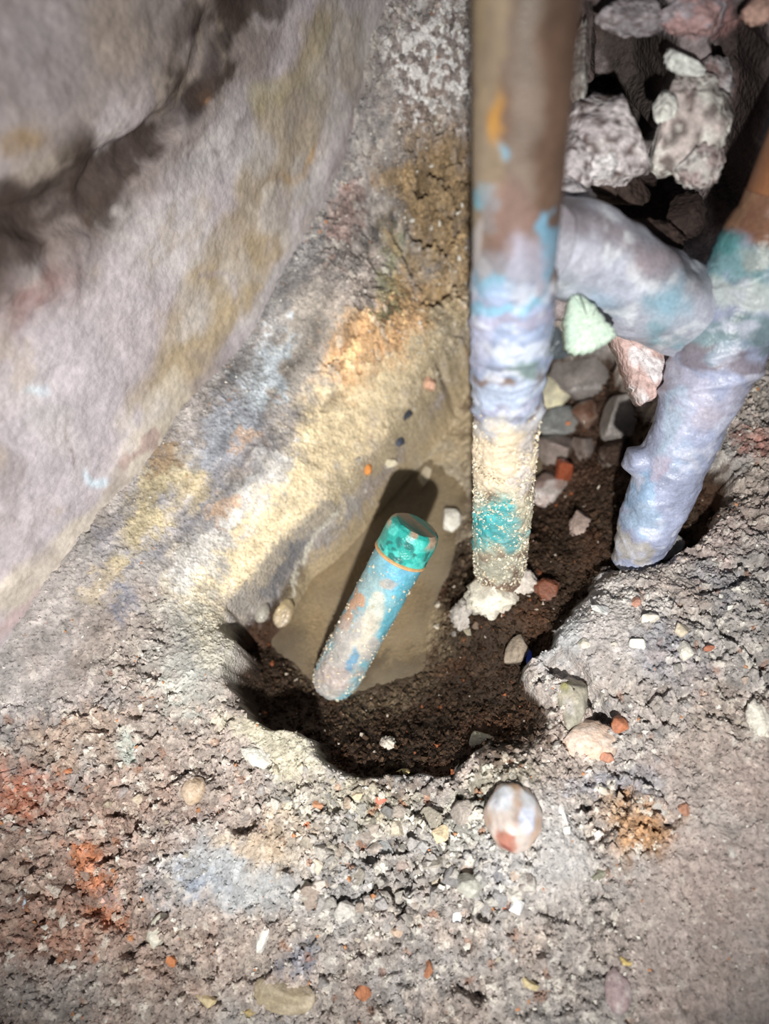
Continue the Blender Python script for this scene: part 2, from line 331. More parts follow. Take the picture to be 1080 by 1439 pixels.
col = paint(col, ub_, nb_, [(('s', [(342,846),(395,785),(440,742),(462,715)], 17), (.22,.205,.20), .7), (('s', [(375,830),(425,765)], 11), (.12,.13,.155), .65), (('s', [(470,690),(540,640),(580,590)], 14), (.42,.35,.24), .7), (('s', [(408,838),(414,806),(440,760),(472,722)], 3.2), (.66,.63,.55), .75)])
col = np.clip(col, .004, .9)
wet = np.maximum.reduce([.75*kin*bedk, .9*pitr*kin, wt(UV, nzc*.3, ('s', [(640,470),(600,540),(560,610),(480,695)], 22))*.6])
FLOOR = link('floor', mesh_np('floor', VT, grid_faces(NX, NY), col, wet), M_FLOOR, kind='structure', label='rough grey and pinkish concrete floor broken open around a muddy pit')
Zg = z.reshape(NX, NY); COLg = col.reshape(NX, NY, 3); ROUg = rough.reshape(NX, NY); KIN = kin.reshape(NX, NY)
def samp(A, x, y):
    i = np.clip(np.searchsorted(GX, x)-1, 0, NX-2); j = np.clip(np.searchsorted(GY, y)-1, 0, NY-2)
    if A.ndim == 3: return A[i, j]
    tx = np.clip((x-GX[i])/(GX[i+1]-GX[i]), 0, 1); ty = np.clip((y-GY[j])/(GY[j+1]-GY[j]), 0, 1)
    return A[i, j]*(1-tx)*(1-ty)+A[i+1, j]*tx*(1-ty)+A[i, j+1]*(1-tx)*ty+A[i+1, j+1]*tx*ty
def ground(px, py):
    """first point of the ground that lies on this line of sight"""
    r = ray(px, py); t = np.linspace(.09, .36, 2700); Q = CAM+t[:, None]*r
    h = samp(Zg, Q[:, 0], Q[:, 1]); k = np.argmax(Q[:, 2] < h)
    return Q[k]

# ------------------------------------------------------------------ left wall
def wall(name, O, T, Nn, s0, s1, h0, h1, ns, nh, lean, disp, colour, mat, **pr):
    S, H = np.meshgrid(np.linspace(s0, s1, ns), np.linspace(h0, h1, nh), indexing='ij')
    S, H = S.ravel(), H.ravel(); O = np.array(O); T = np.array(T); Nn = np.array(Nn)
    V = O+S[:, None]*T+H[:, None]*(np.array([0, 0, 1.0])+lean*Nn)
    q = np.stack([S, H, 0*S], 1)
    V = V+disp(q, proj(V))[:, None]*Nn
    uv = proj(V)
    c, wt_ = colour(q, V, uv)
    return link(name, mesh_np(name, V, grid_faces(ns, nh), np.clip(c, .004, .9), wt_), mat, kind='structure', **pr)
TL = np.array([.662, .749, 0]); NL = np.array([.749, -.662, 0])
P1 = atz(0, 905, .018)
CRACK = [(360,-60),(335,5),(290,90),(235,170),(160,232),(105,272),(50,285),(-40,262)]
def dl(q, uv):
    u = uv+(np.stack([fbm(q, .014, 3, 201), fbm(q, .014, 3, 203)], 1)-.5)*60
    d = (fbm(q, .04, 3, 205)-.5)*.004+(fbm(q, .008, 3, 207)-.5)*.0016+(vn(q, .0016, 209)-.5)*.0004
    d = d-wt(u, 0, ('s', CRACK, 24), .8)*.0022-wt(u, 0, ('s', [(-20,300),(120,300),(230,180)], 24))*.002+wt(u, 0, ('s', [(0,120),(150,80),(250,-20)], 110), .7)*.002
    d = d+wt(u, 0, ('e', 40,370,80,60,0))*(vn(q, .006, 211)-.4)*.003
    return d
def cl(q, V, uv):
    u = uv+(np.stack([fbm(q, .016, 4, 221), fbm(q, .016, 4, 223)], 1)-.5)*90
    nz = (fbm(q, .012, 5, 225)-.5)*2.0
    c = np.tile(np.array([.50, .45, .48]), (len(q), 1))
    A = [(('e', 150,70,230,150,-20), (.33,.285,.275), .9), (('e', 60,70,60,60,0), (.36,.33,.36), .6), (('e', 170,60,60,60,-30), (.40,.33,.28), .6), (('e', 20,190,34,26,0), (.34,.23,.11), .8), (('e', 60,240,40,30,0), (.42,.36,.28), .6),
     (('e', 30,390,150,90,-20), (.25,.20,.20), .85), (('e', 60,420,60,18,-40), (.26,.12,.10), .5), (('s', [(340,0),(300,150),(200,260),(100,330)], 60), (.21,.17,.155), .75), (('s', CRACK, 17), (.045,.032,.027), .8), (('e', 120,300,70,14,-25), (.05,.035,.03), .8), (('s', [(250,165),(295,95)], 15), (.04,.03,.03), .8), (('e', 290,120,10,8,0), (.40,.20,.07), .8), (('s', [(130,320),(150,305)], 9), (.05,.03,.02), .8),
     (('s', [(420,200),(300,290),(160,420),(60,620)], 60), (.50,.455,.49), .8), (('e', 100,620,110,160,20), (.50,.46,.51), .7), (('e', 310,190,60,40,-50), (.46,.43,.45), .7), (('e', 285,220,26,12,-60), (.22,.21,.23), .7), (('e', 410,170,30,40,-40), (.60,.60,.60), .7), (('e', 345,230,40,24,-50), (.55,.53,.57), .7),
     (('s', [(470,60),(430,160),(380,260),(310,360),(270,470),(255,560)], 42), (.40,.325,.225), .8), (('s', [(470,50),(450,110),(375,150)], 20), (.40,.345,.22), .6), (('e', 420,225,40,14,-50), (.50,.29,.09), .9), (('s', [(385,345),(300,420)], 26), (.47,.375,.25), .8), (('s', [(350,400),(270,520)], 24), (.46,.37,.25), .8), (('s', [(378,340),(392,270)], 10), (.62,.57,.52), .9), (('e', 395,300,40,16,-50), (.50,.45,.43), .6), (('s', [(295,400),(318,425)], 5), (.3,.25,.27), .6), (('e', 278,370,18,10,-50), (.42,.42,.42), .7),
     (('s', [(480,130),(400,340),(350,450)], 14), (.60,.56,.58), .8), (('s', [(10,850),(110,760),(200,640),(250,560)], 26), (.62,.56,.47), .75), (('s', [(0,900),(60,855)], 14), (.50,.38,.38), .7), (('e', 45,568,16,9,0), (.55,.68,.80), .9), (('e', 131,653,7,7,0), (.62,.74,.85), .9), (('s', [(95,600),(105,645)], 4), (.22,.16,.16), .7), (('s', [(170,650),(215,610)], 6), (.36,.25,.24), .7), (('e', 70,600,50,14,-10), (.40,.39,.42), .6), (('s', [(520,0),(480,130)], 40), (.47,.43,.42), .5), (('s', [(470,280),(500,190),(520,120)], 22), (.44,.38,.38), .7)]
    v1 = fbm(q, .022, 5, 241); v2 = fbm(q, .009, 4, 243)
    c = paint(c, u, nz, [(b_, c_, s_) for b_, c_, s_ in A], .5)
    k = (sst(.52, .68, v1)*.55)[:, None]; c = c*(1-k)+np.array([.60, .57, .57])*k
    k = (sst(.50, .34, v1)*sst(.35, .6, v2)*.6)[:, None]; c = c*(1-k)+np.array([.27, .235, .235])*k
    k = (sst(.58, .70, v2)*.4)[:, None]; c = c*(1-k)+np.array([.44, .37, .30])*k
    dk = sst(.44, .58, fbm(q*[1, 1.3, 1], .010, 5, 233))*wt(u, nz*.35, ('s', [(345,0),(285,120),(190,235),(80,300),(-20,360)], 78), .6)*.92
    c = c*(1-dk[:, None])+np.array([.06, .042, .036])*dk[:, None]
    c = c*(.74+.52*fbm(q, .007, 5, 231))[:, None]
    return c, 0*q[:, 0]
wall('wall_left', P1-[0, 0, .018], TL, NL, -.06, .33, -.012, 0.20, 440, 250, 0.0, dl, cl, M_WALL, label='old stained lavender and ochre plastered wall at the left')

# ------------------------------------------------------------------ back wall of rubble above the pit
TB = np.array([.982, -.188, 0]); NB = np.array([-.188, -.982, 0])
OB = np.array([.03, .150, .0])
def ub(q, uv): return uv+(np.stack([fbm(q, .008, 3, 301), fbm(q, .008, 3, 303)], 1)-.5)*40
def db(q, uv):
    u = ub(q, uv)
    d = (fbm(q, .02, 3, 305)-.5)*.010+(fbm(q, .005, 3, 307)-.5)*.003
    d = d-wt(u, 0, ('e', 905,275,100,66,10))*.034-wt(u, 0, ('s', [(890,40),(885,150),(860,190)], 46))*.024-wt(u, 0, ('s', [(1040,60),(1030,260)], 30))*.016-wt(u, 0, ('s', [(820,20),(815,130)], 14))*.008
    return d
def cb(q, V, uv):
    u = ub(q, uv); nz = (fbm(q, .005, 3, 311)-.5)*1.0
    c = np.tile(np.array([.30, .26, .27]), (len(q), 1))
    c = paint(c, u, nz, [(('e', 850,190,70,60,0), (.52,.48,.49), .8), (('e', 970,170,50,60,0), (.55,.53,.52), .8), (('e', 905,280,100,70,10), (.035,.022,.018), .97), (('s', [(890,40),(885,150),(860,190)], 50), (.04,.03,.026), .95), (('s', [(1040,30),(1035,300)], 36), (.035,.022,.019), .9), (('s', [(820,0),(812,120)], 20), (.06,.04,.035), .8), (('e', 900,15,50,30,0), (.33,.31,.33), .8), (('e', 985,20,45,24,0), (.42,.24,.24), .7), (('e', 1000,120,30,30,0), (.30,.2,.2), .6), (('e',780,330,80,60,0),(.42,.42,.48),.8)])  # near-black patches put the shade of the cavity and recesses into the colour
    s = sst(.52, .6, vn(q, .0028, 313))*sst(.2, .4, c[:, 0]); c = c*(1-.5*s[:, None])+np.array([.16, .11, .10])*.5*s[:, None]
    return c*(.7+.6*fbm(q, .004, 3, 315))[:, None], 0*q[:, 0]
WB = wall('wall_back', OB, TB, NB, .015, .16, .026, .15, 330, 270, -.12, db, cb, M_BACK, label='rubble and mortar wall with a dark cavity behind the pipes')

# ------------------------------------------------------------------ stones
def stone_mesh(name, seed, sdiv=4, flat=5, amp=.18, cut=.72, c1=(.4,.4,.4), c2=None, patch=(), wet=0., lump=0., smooth=True, speck=0., dust=.5):
    V, Fc = ICO[sdiv]; r = np.random.default_rng(seed); V = V.copy()
    V *= (1+(fbm(V, .9, 3, seed)-.5)*2*amp)[:, None]
    if lump:
        w_, i_, s_, l_ = worley(V[:, :2]*1+V[:, 2:]*.7, .35, seed % 9); V *= (1+lump*(np.clip(s_-w_, 0, .5)-.2))[:, None]
    for _ in range(flat):
        n = r.normal(size=3); n /= np.linalg.norm(n); d = cut*(.8+.4*r.random())
        e = np.maximum(V @ n-d, 0); V -= e[:, None]*n*.95
    V *= (1+(fbm(V, .22, 3, seed+5)-.5)*.12)[:, None]
    c = np.tile(np.array(c1, float), (len(V), 1))
    if c2 is not None:
        k = sst(.46, .58, fbm(V, .6, 3, seed+9))[:, None]; c = c*(1-k)+np.array(c2)*k
    for (pc, rad, pcol) in patch:
        k = sst(1.2, .7, np.linalg.norm(V/np.linalg.norm(V, axis=1)[:, None]-np.array(pc)/np.linalg.norm(pc), axis=1)/rad+(fbm(V, .3, 2, seed+11)-.5)*.8)[:, None]
        c = c*(1-k)+np.array(pcol)*k
    if speck:
        k = (sst(.54, .60, fbm(V, .16, 3, seed+21))*speck)[:, None]; c = c*(1-k)+np.array([.09, .06, .055])*k
    if dust:
        k = (sst(.42, .66, fbm(V, .45, 4, seed+31))*dust*sst(.9, -.3, V[:, 2]))[:, None]; c = c*(1-k)+np.array([.33, .285, .255])*k
    c *= (.62+.76*fbm(V, .22, 4, seed+13))[:, None]
    return mesh_np(name, V, Fc, np.clip(c, .003, .9), np.full(len(V), wet), smooth)
IR = np.array([XW[0], YW[0], 0]);                      # image-right direction along the ground
IR = RM @ np.array([1, 0, 0]); IR[2] = 0; IR /= np.linalg.norm(IR); IB = np.array([-IR[1], IR[0], 0])
def hull_mesh(name, seed, c1=None, c2=None, npts=15, wet=0.):
    r = np.random.default_rng(seed); Q = r.normal(size=(npts, 3)); Q /= np.linalg.norm(Q, axis=1)[:, None]; Q *= r.uniform(.8, 1.1, (npts, 1)); Q /= np.abs(Q).max(0)
    bm = bmesh.new(); [bm.verts.new(q) for q in Q]; g = bmesh.ops.convex_hull(bm, input=bm.verts)
    bmesh.ops.delete(bm, geom=list({e for e in g['geom_interior']+g['geom_unused'] if isinstance(e, bmesh.types.BMVert)}), context='VERTS')
    bmesh.ops.bevel(bm, geom=bm.edges[:], offset=.07, segments=1, affect='EDGES', clamp_overlap=True)
    bmesh.ops.triangulate(bm, faces=bm.faces[:]); bm.verts.index_update()
    V = np.array([v.co[:] for v in bm.verts]); Fc = np.array([[v.index for v in f.verts] for f in bm.faces]); bm.free()
    if c1 is None: return mesh_np(name, V, Fc, None, None, False)
    c = np.tile(np.array(c1, float), (len(V), 1))*r.uniform(.8, 1.2, (len(V), 1))
    return mesh_np(name, V, Fc, np.clip(c, .003, .9), np.full(len(V), wet), False)
def place(o, P, rx, ry, rz, ang, tilt=(0, 0)):
    a = math.radians(-ang); X = IR*math.cos(a)+IB*math.sin(a); Y = -IR*math.sin(a)+IB*math.cos(a)
    m = np.eye(4); m[:3, 0] = X; m[:3, 1] = Y; m[:3, 2] = (0, 0, 1)
    o.matrix_world = Matrix.Translation(Vector(P)) @ Matrix(m.tolist()) @ Matrix.Rotation(tilt[0], 4, 'X') @ Matrix.Rotation(tilt[1], 4, 'Y') @ Matrix.Diagonal((rx, ry, rz, 1))
def stone(name, px, py, rx, ry, ang, seed, label=None, cat='stone', group=None, hz=.8, sink=.35, parent=None, mat=None, P=None, tilt=(0, 0), hull=False, **kw):
    P = ground(px, py) if P is None else np.array(P); t = depth(P)
    rx, ry = rx/F*t, ry/F*t*1.08; rz = hz*min(rx, ry)
    P = P+np.array([0, 0, rz*(1-2*sink)*.6])
    o = link(name, (hull_mesh if hull else stone_mesh)(name, seed, **kw), mat or M_STONE)
    place(o, P, rx, ry, rz, ang, tilt)
    if parent: o.parent = parent
    if label: o['label'] = label; o['category'] = cat
    if group: o['group'] = group
    return o
G1 = 'stones lying in the wet gap between the pipes'
stone('stone', 822, 532, 58, 46, -25, 11, 'dark grey flat stone in the wet gap, largest of the stones there', group=G1, dust=.2, c1=(.20,.18,.175), c2=(.27,.245,.235), wet=.7, hz=.6, flat=9, cut=.7, sink=.1)
stone('pebble', 780, 558, 25, 37, 15, 12, 'pale yellow-white pebble beside the left pipe, in the wet gap', group=G1, c1=(.66,.62,.44), c2=(.55,.52,.40), wet=.7, flat=3, cut=.85, amp=.12, hz=.8, sink=.0)
stone('stone', 784, 490, 26, 30, 20, 13, 'blue-black stone tucked under the mint plaster chip', group=G1, c1=(.09,.11,.13), c2=(.16,.19,.21), wet=.85, hz=.9, sink=-.1, flat=7)
stone('stone', 786, 596, 36, 24, -10, 14, 'slate grey wet stone just below the pale yellow pebble', group=G1, c1=(.24,.25,.25), c2=(.19,.20,.20), wet=.8, flat=8, hz=.6, sink=.1, cut=.66)
stone('stone', 778, 636, 33, 29, 5, 15, 'grey-brown squarish wet stone in the middle of the gap', group=G1, c1=(.25,.20,.185), c2=(.20,.165,.15), wet=.75, flat=9, cut=.62, hz=.7, sink=.1)
stone('stone', 770, 688, 28, 31, 35, 16, 'slate with a pale lower edge at the bottom of the wet gap', group=G1, c1=(.25,.18,.16), c2=(.38,.34,.33), wet=.8, flat=9, cut=.64, hz=.6, sink=.1)
stone('stone', 826, 586, 22, 26, 40, 63, 'reddish-brown wet stone between the slate grey stone and the charcoal stone', group=G1, c1=(.16,.085,.06), c2=(.22,.15,.12), wet=.85, flat=8, cut=.66, hz=.6, sink=.1)
stone('stone', 818, 632, 17, 22, 10, 64, 'dark wet stone right of the grey-brown squarish stone', group=G1, c1=(.12,.09,.08), c2=(.18,.15,.14), wet=.85, flat=8, cut=.66, hz=.7, sink=.1)
stone('brick_chip', 792, 668, 13, 19, 15, 17, 'rust red brick chip among the wet grey stones', 'brick chip', group=G1, c1=(.26,.07,.035), wet=.8, hz=1, sink=-.3, hull=True)
stone('copper_flake', 796, 602, 8, 4, -30, 18, 'tiny orange copper coloured flake on a wet grey stone', 'flake', group=G1, c1=(.62,.22,.09), wet=.8, hz=1, sink=-1.2, hull=True)
stone('stone', 872, 588, 32, 52, 25, 19, 'granular charcoal grey stone on the soil between the gap and right pipe', c1=(.22,.20,.19), c2=(.30,.28,.27), flat=9, cut=.68, hz=.8, amp=.26, sdiv=4, sink=.1)
stone('soil_lump', 862, 640, 24, 22, 0, 20, 'dark brown crumbly lump under the charcoal stone', 'soil', c1=(.05,.033,.026), flat=3, hz=.9, lump=.4, mat=M_SOIL)
# in and beside the water
G2 = 'small stones in the muddy water'
stone('stone_chip', 633, 736, 16, 18, 10, 21, 'pale grey chip under the water beside the left pipe', group=G2, c1=(.62,.60,.54), hz=.7, sink=-.1, wet=.6, hull=True)
stone('stone_chip', 597, 672, 10, 20, 20, 22, 'long pale chip in the water at the tip of the cap shadow', group=G2, c1=(.55,.48,.36), hz=.7, sink=.0, wet=.6, hull=True)
stone('stone_chip', 547, 653, 11, 8, 20, 23, 'small cream chip at the top of the puddle', group=G2, c1=(.66,.60,.45), hz=.9, sink=.1, hull=True)
stone('pebble', 517, 661, 6, 9, 0, 24, 'tiny bright orange pebble on the puddle bank', group=G2, c1=(.75,.30,.08), flat=1, hz=1, sink=.1)
stone('stone_chip', 573, 582, 7, 15, 0, 25, 'small blue-black chip on the wet silt, upper of two', group=G2, c1=(.05,.06,.08), hz=.8, hull=True)
stone('stone_chip', 560, 622, 9, 9, 0, 26, 'small blue-black chip on the wet silt, lower of two', group=G2, c1=(.06,.07,.10), hz=.8, hull=True)
stone('pebble', 604, 542, 12, 12, 0, 27, 'pink pebble on the wet silt above the puddle', group=G2, c1=(.70,.42,.30), flat=3, hz=.8)
stone('pebble', 374, 866, 11, 14, 10, 28, 'shiny grey pebble in the dark corner of the pit', c1=(.34,.32,.28), wet=.9, flat=1, amp=.08, sink=-.2, P=ground(372, 868)+[0, 0, .002])
stone('pebble', 404, 868, 15, 20, 10, 29, 'wet ochre pebble at the waterline beside the shiny grey one', c1=(.50,.40,.24), c2=(.38,.30,.20), wet=.85, flat=2, amp=.1, sink=-.1, P=ground(402, 868)+[0, 0, .002])
# lumps on the concrete
stone('mortar_lump', 690, 836, 36, 30, -15, 31, 'crumbly white mortar lump at the foot of the left pipe', 'mortar', c1=(.74,.70,.60), c2=(.62,.58,.50), lump=.5, amp=.2, flat=2, sdiv=4, hz=.8, sink=.3)
stone('mortar_lump', 730, 815, 22, 20, -15, 32, 'smaller grey-white mortar lump right of the white one', 'mortar', c1=(.50,.45,.41), c2=(.60,.57,.52), lump=.5, amp=.2, flat=2, sdiv=4)
stone('mortar_lump', 652, 862, 18, 22, 20, 33, 'grey gritty mortar lump on the right bank of the puddle', 'mortar', c1=(.42,.39,.36), lump=.5, amp=.2, flat=2, sdiv=4, speck=.4)
stone('clay_lump', 768, 830, 18, 15, 0, 34, 'dark red-brown clay lump on the soil beside the left pipe', 'clay', c1=(.16,.055,.03), lump=.4, amp=.2, flat=2)
stone('quartz_pebble', 720, 1150, 38, 42, 10, 47, 'large milky quartz pebble with a pink base set in concrete', 'pebble', c1=(.44,.33,.27), c2=(.52,.46,.43), patch=[((-.5,.45,.7), .5, (.55,.58,.64)), ((.5,-.05,.8), .4, (.54,.58,.70)), ((.5,.6,.6), .35, (.50,.52,.56)), ((-.15,-.75,.5), .45, (.36,.16,.12)), ((-.2,-.95,.3), .25, (.22,.045,.035)), ((0,.95,.2), .4, (.30,.20,.13))], flat=4, cut=.84, amp=.26, sdiv=4, hz=.75, sink=.40, dust=.35, mat=M_QUARTZ)
stone('stone', 803, 986, 22, 36, 12, 42, 'olive-grey cracked stone wedged beside the big concrete lump', c1=(.30,.29,.24), c2=(.40,.37,.30), patch=[((-.3,-.5,.7), .5, (.42,.40,.38)), ((-.6,.6,.5), .5, (.33,.31,.15))], flat=8, cut=.7, sdiv=4, hz=1.0, sink=.2)
stone('mortar_lump', 824, 1042, 38, 26, 12, 43, 'pink-cream lump below the olive-grey stone', 'mortar', c1=(.66,.50,.40), c2=(.56,.46,.40), lump=.3, amp=.2, flat=3, sdiv=4, hz=.7)
stone('brick_chip', 868, 1022, 14, 14, 30, 44, 'orange-red brick chip beside the pink-cream lump', 'brick chip', c1=(.36,.14,.075), hz=1, sink=.1, hull=True)
stone('brick_chip', 852, 1064, 11, 10, 30, 45, 'small salmon brick chip under the pink-cream lump', 'brick chip', c1=(.42,.20,.13), hz=1, sink=.1, hull=True)
stone('pebble', 271, 1111, 17, 19, 10, 46, 'smooth beige pebble in a socket of the left concrete', 'pebble', c1=(.46,.35,.25), c2=(.55,.44,.34), flat=3, amp=.1, hz=.8, sink=.5)
stone('stone', 226, 1310, 18, 22, 20, 47, 'pale cream stone below a dark hollow at the lower left', c1=(.58,.53,.42), c2=(.68,.66,.58), flat=5, hz=.8, sink=.25, sdiv=3)
stone('pebble', 398, 1397, 45, 22, 8, 48, 'flat tan oval pebble at the bottom edge of the photo', 'pebble', c1=(.33,.275,.19), c2=(.40,.34,.25), flat=4, amp=.12, hz=.5, sink=.62)
stone('pebble', 868, 1392, 19, 27, 10, 49, 'rounded mauve-grey pebble near the bottom edge', 'pebble', c1=(.33,.25,.26), c2=(.42,.36,.36), flat=2, amp=.08, hz=.6, sink=.4)
stone('mortar_lump', 360, 1065, 27, 11, 25, 50, 'white elongated mortar flake on the rounded pit rim', 'mortar', c1=(.72,.72,.66), flat=8, amp=.3, lump=.4, hz=.8, sink=.5)
stone('mortar_lump', 545, 1048, 12, 10, 0, 51, 'small white-grey crumb on the soil slope', 'mortar', c1=(.55,.5,.44), lump=.5, flat=2, hz=.9)
stone('mortar_lump', 675, 1040, 22, 13, 0, 52, 'pale flaky mortar piece at the right rim of the pit', 'mortar', c1=(.58,.54,.42), lump=.3, flat=3, hz=.6)
stone('stone', 925, 770, 36, 22, -20, 53, 'smooth slanting grey stone below the foot of the right pipe', c1=(.34,.33,.33), c2=(.28,.27,.27), flat=3, amp=.12, hz=.55, sink=.3, sdiv=4)
stone('mortar_lump', 1064, 1010, 16, 26, 0, 54, 'rough white mortar lump at the right edge of the photo', 'mortar', c1=(.72,.69,.62), lump=.5, flat=2, hz=.8, sdiv=4)
stone('stone', 725, 918, 15, 26, 30, 55, 'thin grey-brown shard standing on the soil slope', c1=(.28,.23,.18), flat=6, hz=.9, sink=.1)
stone('mortar_lump', 815, 738, 14, 22, 20, 56, 'small pink-grey mortar crumb on soil left of the right pipe', 'mortar', c1=(.36,.28,.25), lump=.5, flat=2, hz=.9)
stone('plastic_scrap', 743, 926, 4, 11, 10, 57, 'tiny bright blue plastic scrap at the edge of the soil', 'scrap', c1=(.03,.08,.55), flat=4, hz=1, sink=-.2)
# small single chips of the concrete, seen clearly: parts of the floor
for i, (u, v, a, b, an, c) in enumerate([(370,1318,9,18,10,(.8,.79,.75)),(641,1284,10,13,0,(.78,.82,.86)),(725,1274,10,9,20,(.80,.82,.86)),(708,1272,6,6,0,(.45,.15,.08)),(599,1360,9,13,0,(.44,.20,.11)),(508,1394,15,14,0,(.40,.17,.09)),(879,1350,9,7,20,(.62,.48,.2)),(790,1145,6,16,-15,(.82,.81,.78)),(797,1166,6,6,0,(.82,.81,.78)),(838,1174,10,5,-20,(.82,.81,.78)),
  (446,1132,11,8,10,(.48,.24,.14)),(405,1134,13,9,0,(.66,.62,.5)),(92,1294,10,11,0,(.62,.57,.5)),(34,1271,5,6,0,(.5,.62,.75)),(242,1350,8,8,0,(.5,.2,.09)),(288,1405,18,9,10,(.56,.46,.28)),(348,1424,12,6,0,(.42,.33,.16)),(620,1172,14,12,0,(.66,.55,.38)),(545,1185,18,14,10,(.25,.27,.29)),(565,1088,12,6,-15,(.5,.42,.2)),(540,1195,14,14,0,(.3,.31,.32)),(700,1230,20,14,20,(.24,.24,.26)),(660,1245,20,16,10,(.42,.42,.38)),(590,1190,14,11,0,(.36,.36,.36)),(610,1240,14,10,0,(.34,.30,.24)),
  (850,1110,12,8,5,(.55,.52,.45)),(925,1135,12,12,0,(.42,.40,.38)),(960,1137,8,10,0,(.42,.22,.15)),(1026,1197,6,9,0,(.6,.58,.55)),(957,885,13,12,0,(.52,.46,.36)),(962,918,11,16,0,(.66,.64,.58)),(910,870,16,8,0,(.6,.57,.5)),(896,905,13,9,0,(.7,.68,.62)),(893,848,8,9,20,(.45,.24,.18)),(995,912,9,5,0,(.4,.16,.1)),(845,860,16,9,15,(.70,.71,.70)),(820,905,10,8,0,(.6,.57,.5)),(745,1384,14,6,25,(.5,.42,.25)),(500,1118,10,7,0,(.6,.5,.35)),(535,1125,9,6,0,(.5,.15,.1)),(655,1330,9,7,0,(.55,.54,.5)),(560,1310,12,9,0,(.55,.42,.33)),(95,1085,9,5,0,(.5,.2,.1)),(430,1160,8,6,0,(.4,.14,.07)),(840,1230,12,9,0,(.22,.22,.17))]):
    stone('chip', u, v, a, b, an, 400+i, parent=FLOOR, c1=c, hz=.85, sink=.38, hull=True)
# aggregate pieces broken out of the concrete: shared meshes, each its own part of the floor
VARI = [hull_mesh('pebble_form', 500+i, npts=12+i % 5) for i in range(14)]
for m_ in VARI: m_.materials.append(M_CHIP)
PAL = [(.34,.33,.33),(.26,.265,.28),(.20,.205,.22),(.44,.40,.33),(.55,.49,.37),(.36,.30,.27),(.40,.29,.22),(.62,.59,.53),(.30,.29,.27),(.48,.46,.42)]
r2 = np.random.default_rng(5); cnt = 0
ZON = [((590,1215),(165,85),140,(1.8,4.6)),((430,1120),(120,50),36,(1.2,2.4)),((140,1260),(150,150),40,(1.2,2.4)),((880,1160),(70,50),16,(1.2,2.2)),((900,1000),(150,150),22,(1.2,2.4)),((600,1370),(200,60),14,(1.2,2.4)),((600,520),(36,60),16,(.9,2.0)),((520,668),(34,26),12,(.8,1.8)),((640,870),(30,30),12,(1.2,2.2))]
for (cu, cv), (su, sv), n, (a, b) in ZON:
    for _ in range(n):
        u = cu+su*r2.uniform(-1, 1); v = cv+sv*r2.uniform(-1, 1)
        if ((u-cu)/su)**2+((v-cv)/sv)**2 > 1.15 or (660 < u < 860 and 1080 < v < 1215): continue
        P = ground(u, v)
        if samp(KIN, P[:1], P[1:2])[0] > .3 and not (v < 900 and u < 680): continue
        s = r2.uniform(a, b)**1.0*.5e-3*r2.choice([.8, 1, 1.3])
        o = bpy.data.objects.new('pebble', VARI[r2.integers(14)]); COL.objects.link(o); o.parent = FLOOR
        c = (.55*np.array(PAL[r2.integers(10)])+.45*samp(COLg, P[:1], P[1:2])[0])*r2.uniform(.8, 1.25); o.color = (*c, 1)
        place(o, P+[0, 0, s*.22], s*r2.uniform(.9, 1.5), s*r2.uniform(.8, 1.1), s*r2.uniform(.7, 1), r2.uniform(0, 180), (r2.uniform(-.5, .5), r2.uniform(-.5, .5))); cnt += 1

# ------------------------------------------------------------------ grit and soil crumbs (stuff)
def crumbs(name, P, size, colr, mat, sdiv=0, seed=0, parent=None, rough_=.35, **pr):
    r = np.random.default_rng(seed); V, Fc = ICO[sdiv]; n = len(P); k = len(V)
    Q = r.normal(size=(n, 4)); Q /= np.linalg.norm(Q, axis=1)[:, None]; a, b, c, d = Q.T
    R = np.stack([np.stack([1-2*(c*c+d*d), 2*(b*c-a*d), 2*(b*d+a*c)], -1), np.stack([2*(b*c+a*d), 1-2*(b*b+d*d), 2*(c*d-a*b)], -1), np.stack([2*(b*d-a*c), 2*(c*d+a*b), 1-2*(b*b+c*c)], -1)], 1)
    J = V[None]*(1+(r.random((n, k, 1))-.5)*2*rough_)*np.stack([np.ones(n), r.uniform(.6, 1, n), r.uniform(.5, .9, n)], -1)[:, None]
    W = np.einsum('nij,nkj->nki', R, J)*size[:, None, None]+P[:, None]
    Fa = (Fc[None]+(np.arange(n)*k)[:, None, None]).reshape(-1, 3)
    return link(name, mesh_np(name, W.reshape(-1, 3), Fa, np.repeat(np.clip(colr, .004, .9), k, 0), np.zeros(n*k), False), mat, parent, kind='stuff', **pr)
n = 130000
X = r2.uniform(-.118, .122, n); Y = r2.uniform(-.02, .25, n)
ro = samp(ROUg, X, Y); ki = samp(KIN, X, Y)
ok = (ki < .25) & ((r2.random(n) < .2+.8*ro) | (Y > .165)); X, Y, ro = X[ok], Y[ok], ro[ok]
Zs = samp(Zg, X, Y); sz = .00024+.00068*r2.random(len(X))**2.6*(.3+ro)
cc = samp(COLg, X, Y)*r2.uniform(.7, 1.45, (len(X), 1)); pk = r2.random(len(X))
cc = np.where((pk < .035)[:, None], np.array([.72, .70, .65]), cc); cc = np.where(((pk > .07) & (pk < .078))[:, None], np.array([.50, .24, .12]), cc)
crumbs('grit', np.stack([X, Y, Zs+sz*.2], 1), sz, cc, M_GRIT, parent=FLOOR, seed=3)
pts = np.array([ground(u, v) for u, v in zip(r2.uniform(552, 668, 5200), 470*r2.random(5200)**.9-10)])
hole = fbm(pts, .0055, 3, 77); keep = (hole < .54) | (r2.random(len(pts)) < .12); pts = pts[keep]
sz = .0003+.0009*r2.random(len(pts))**2; cc = samp(COLg, pts[:, 0], pts[:, 1])*r2.uniform(.55, 1.45, (len(pts), 1)); pk = r2.random(len(pts))
cc = np.where((pk < .02)[:, None], np.array([.72, .70, .64]), cc)
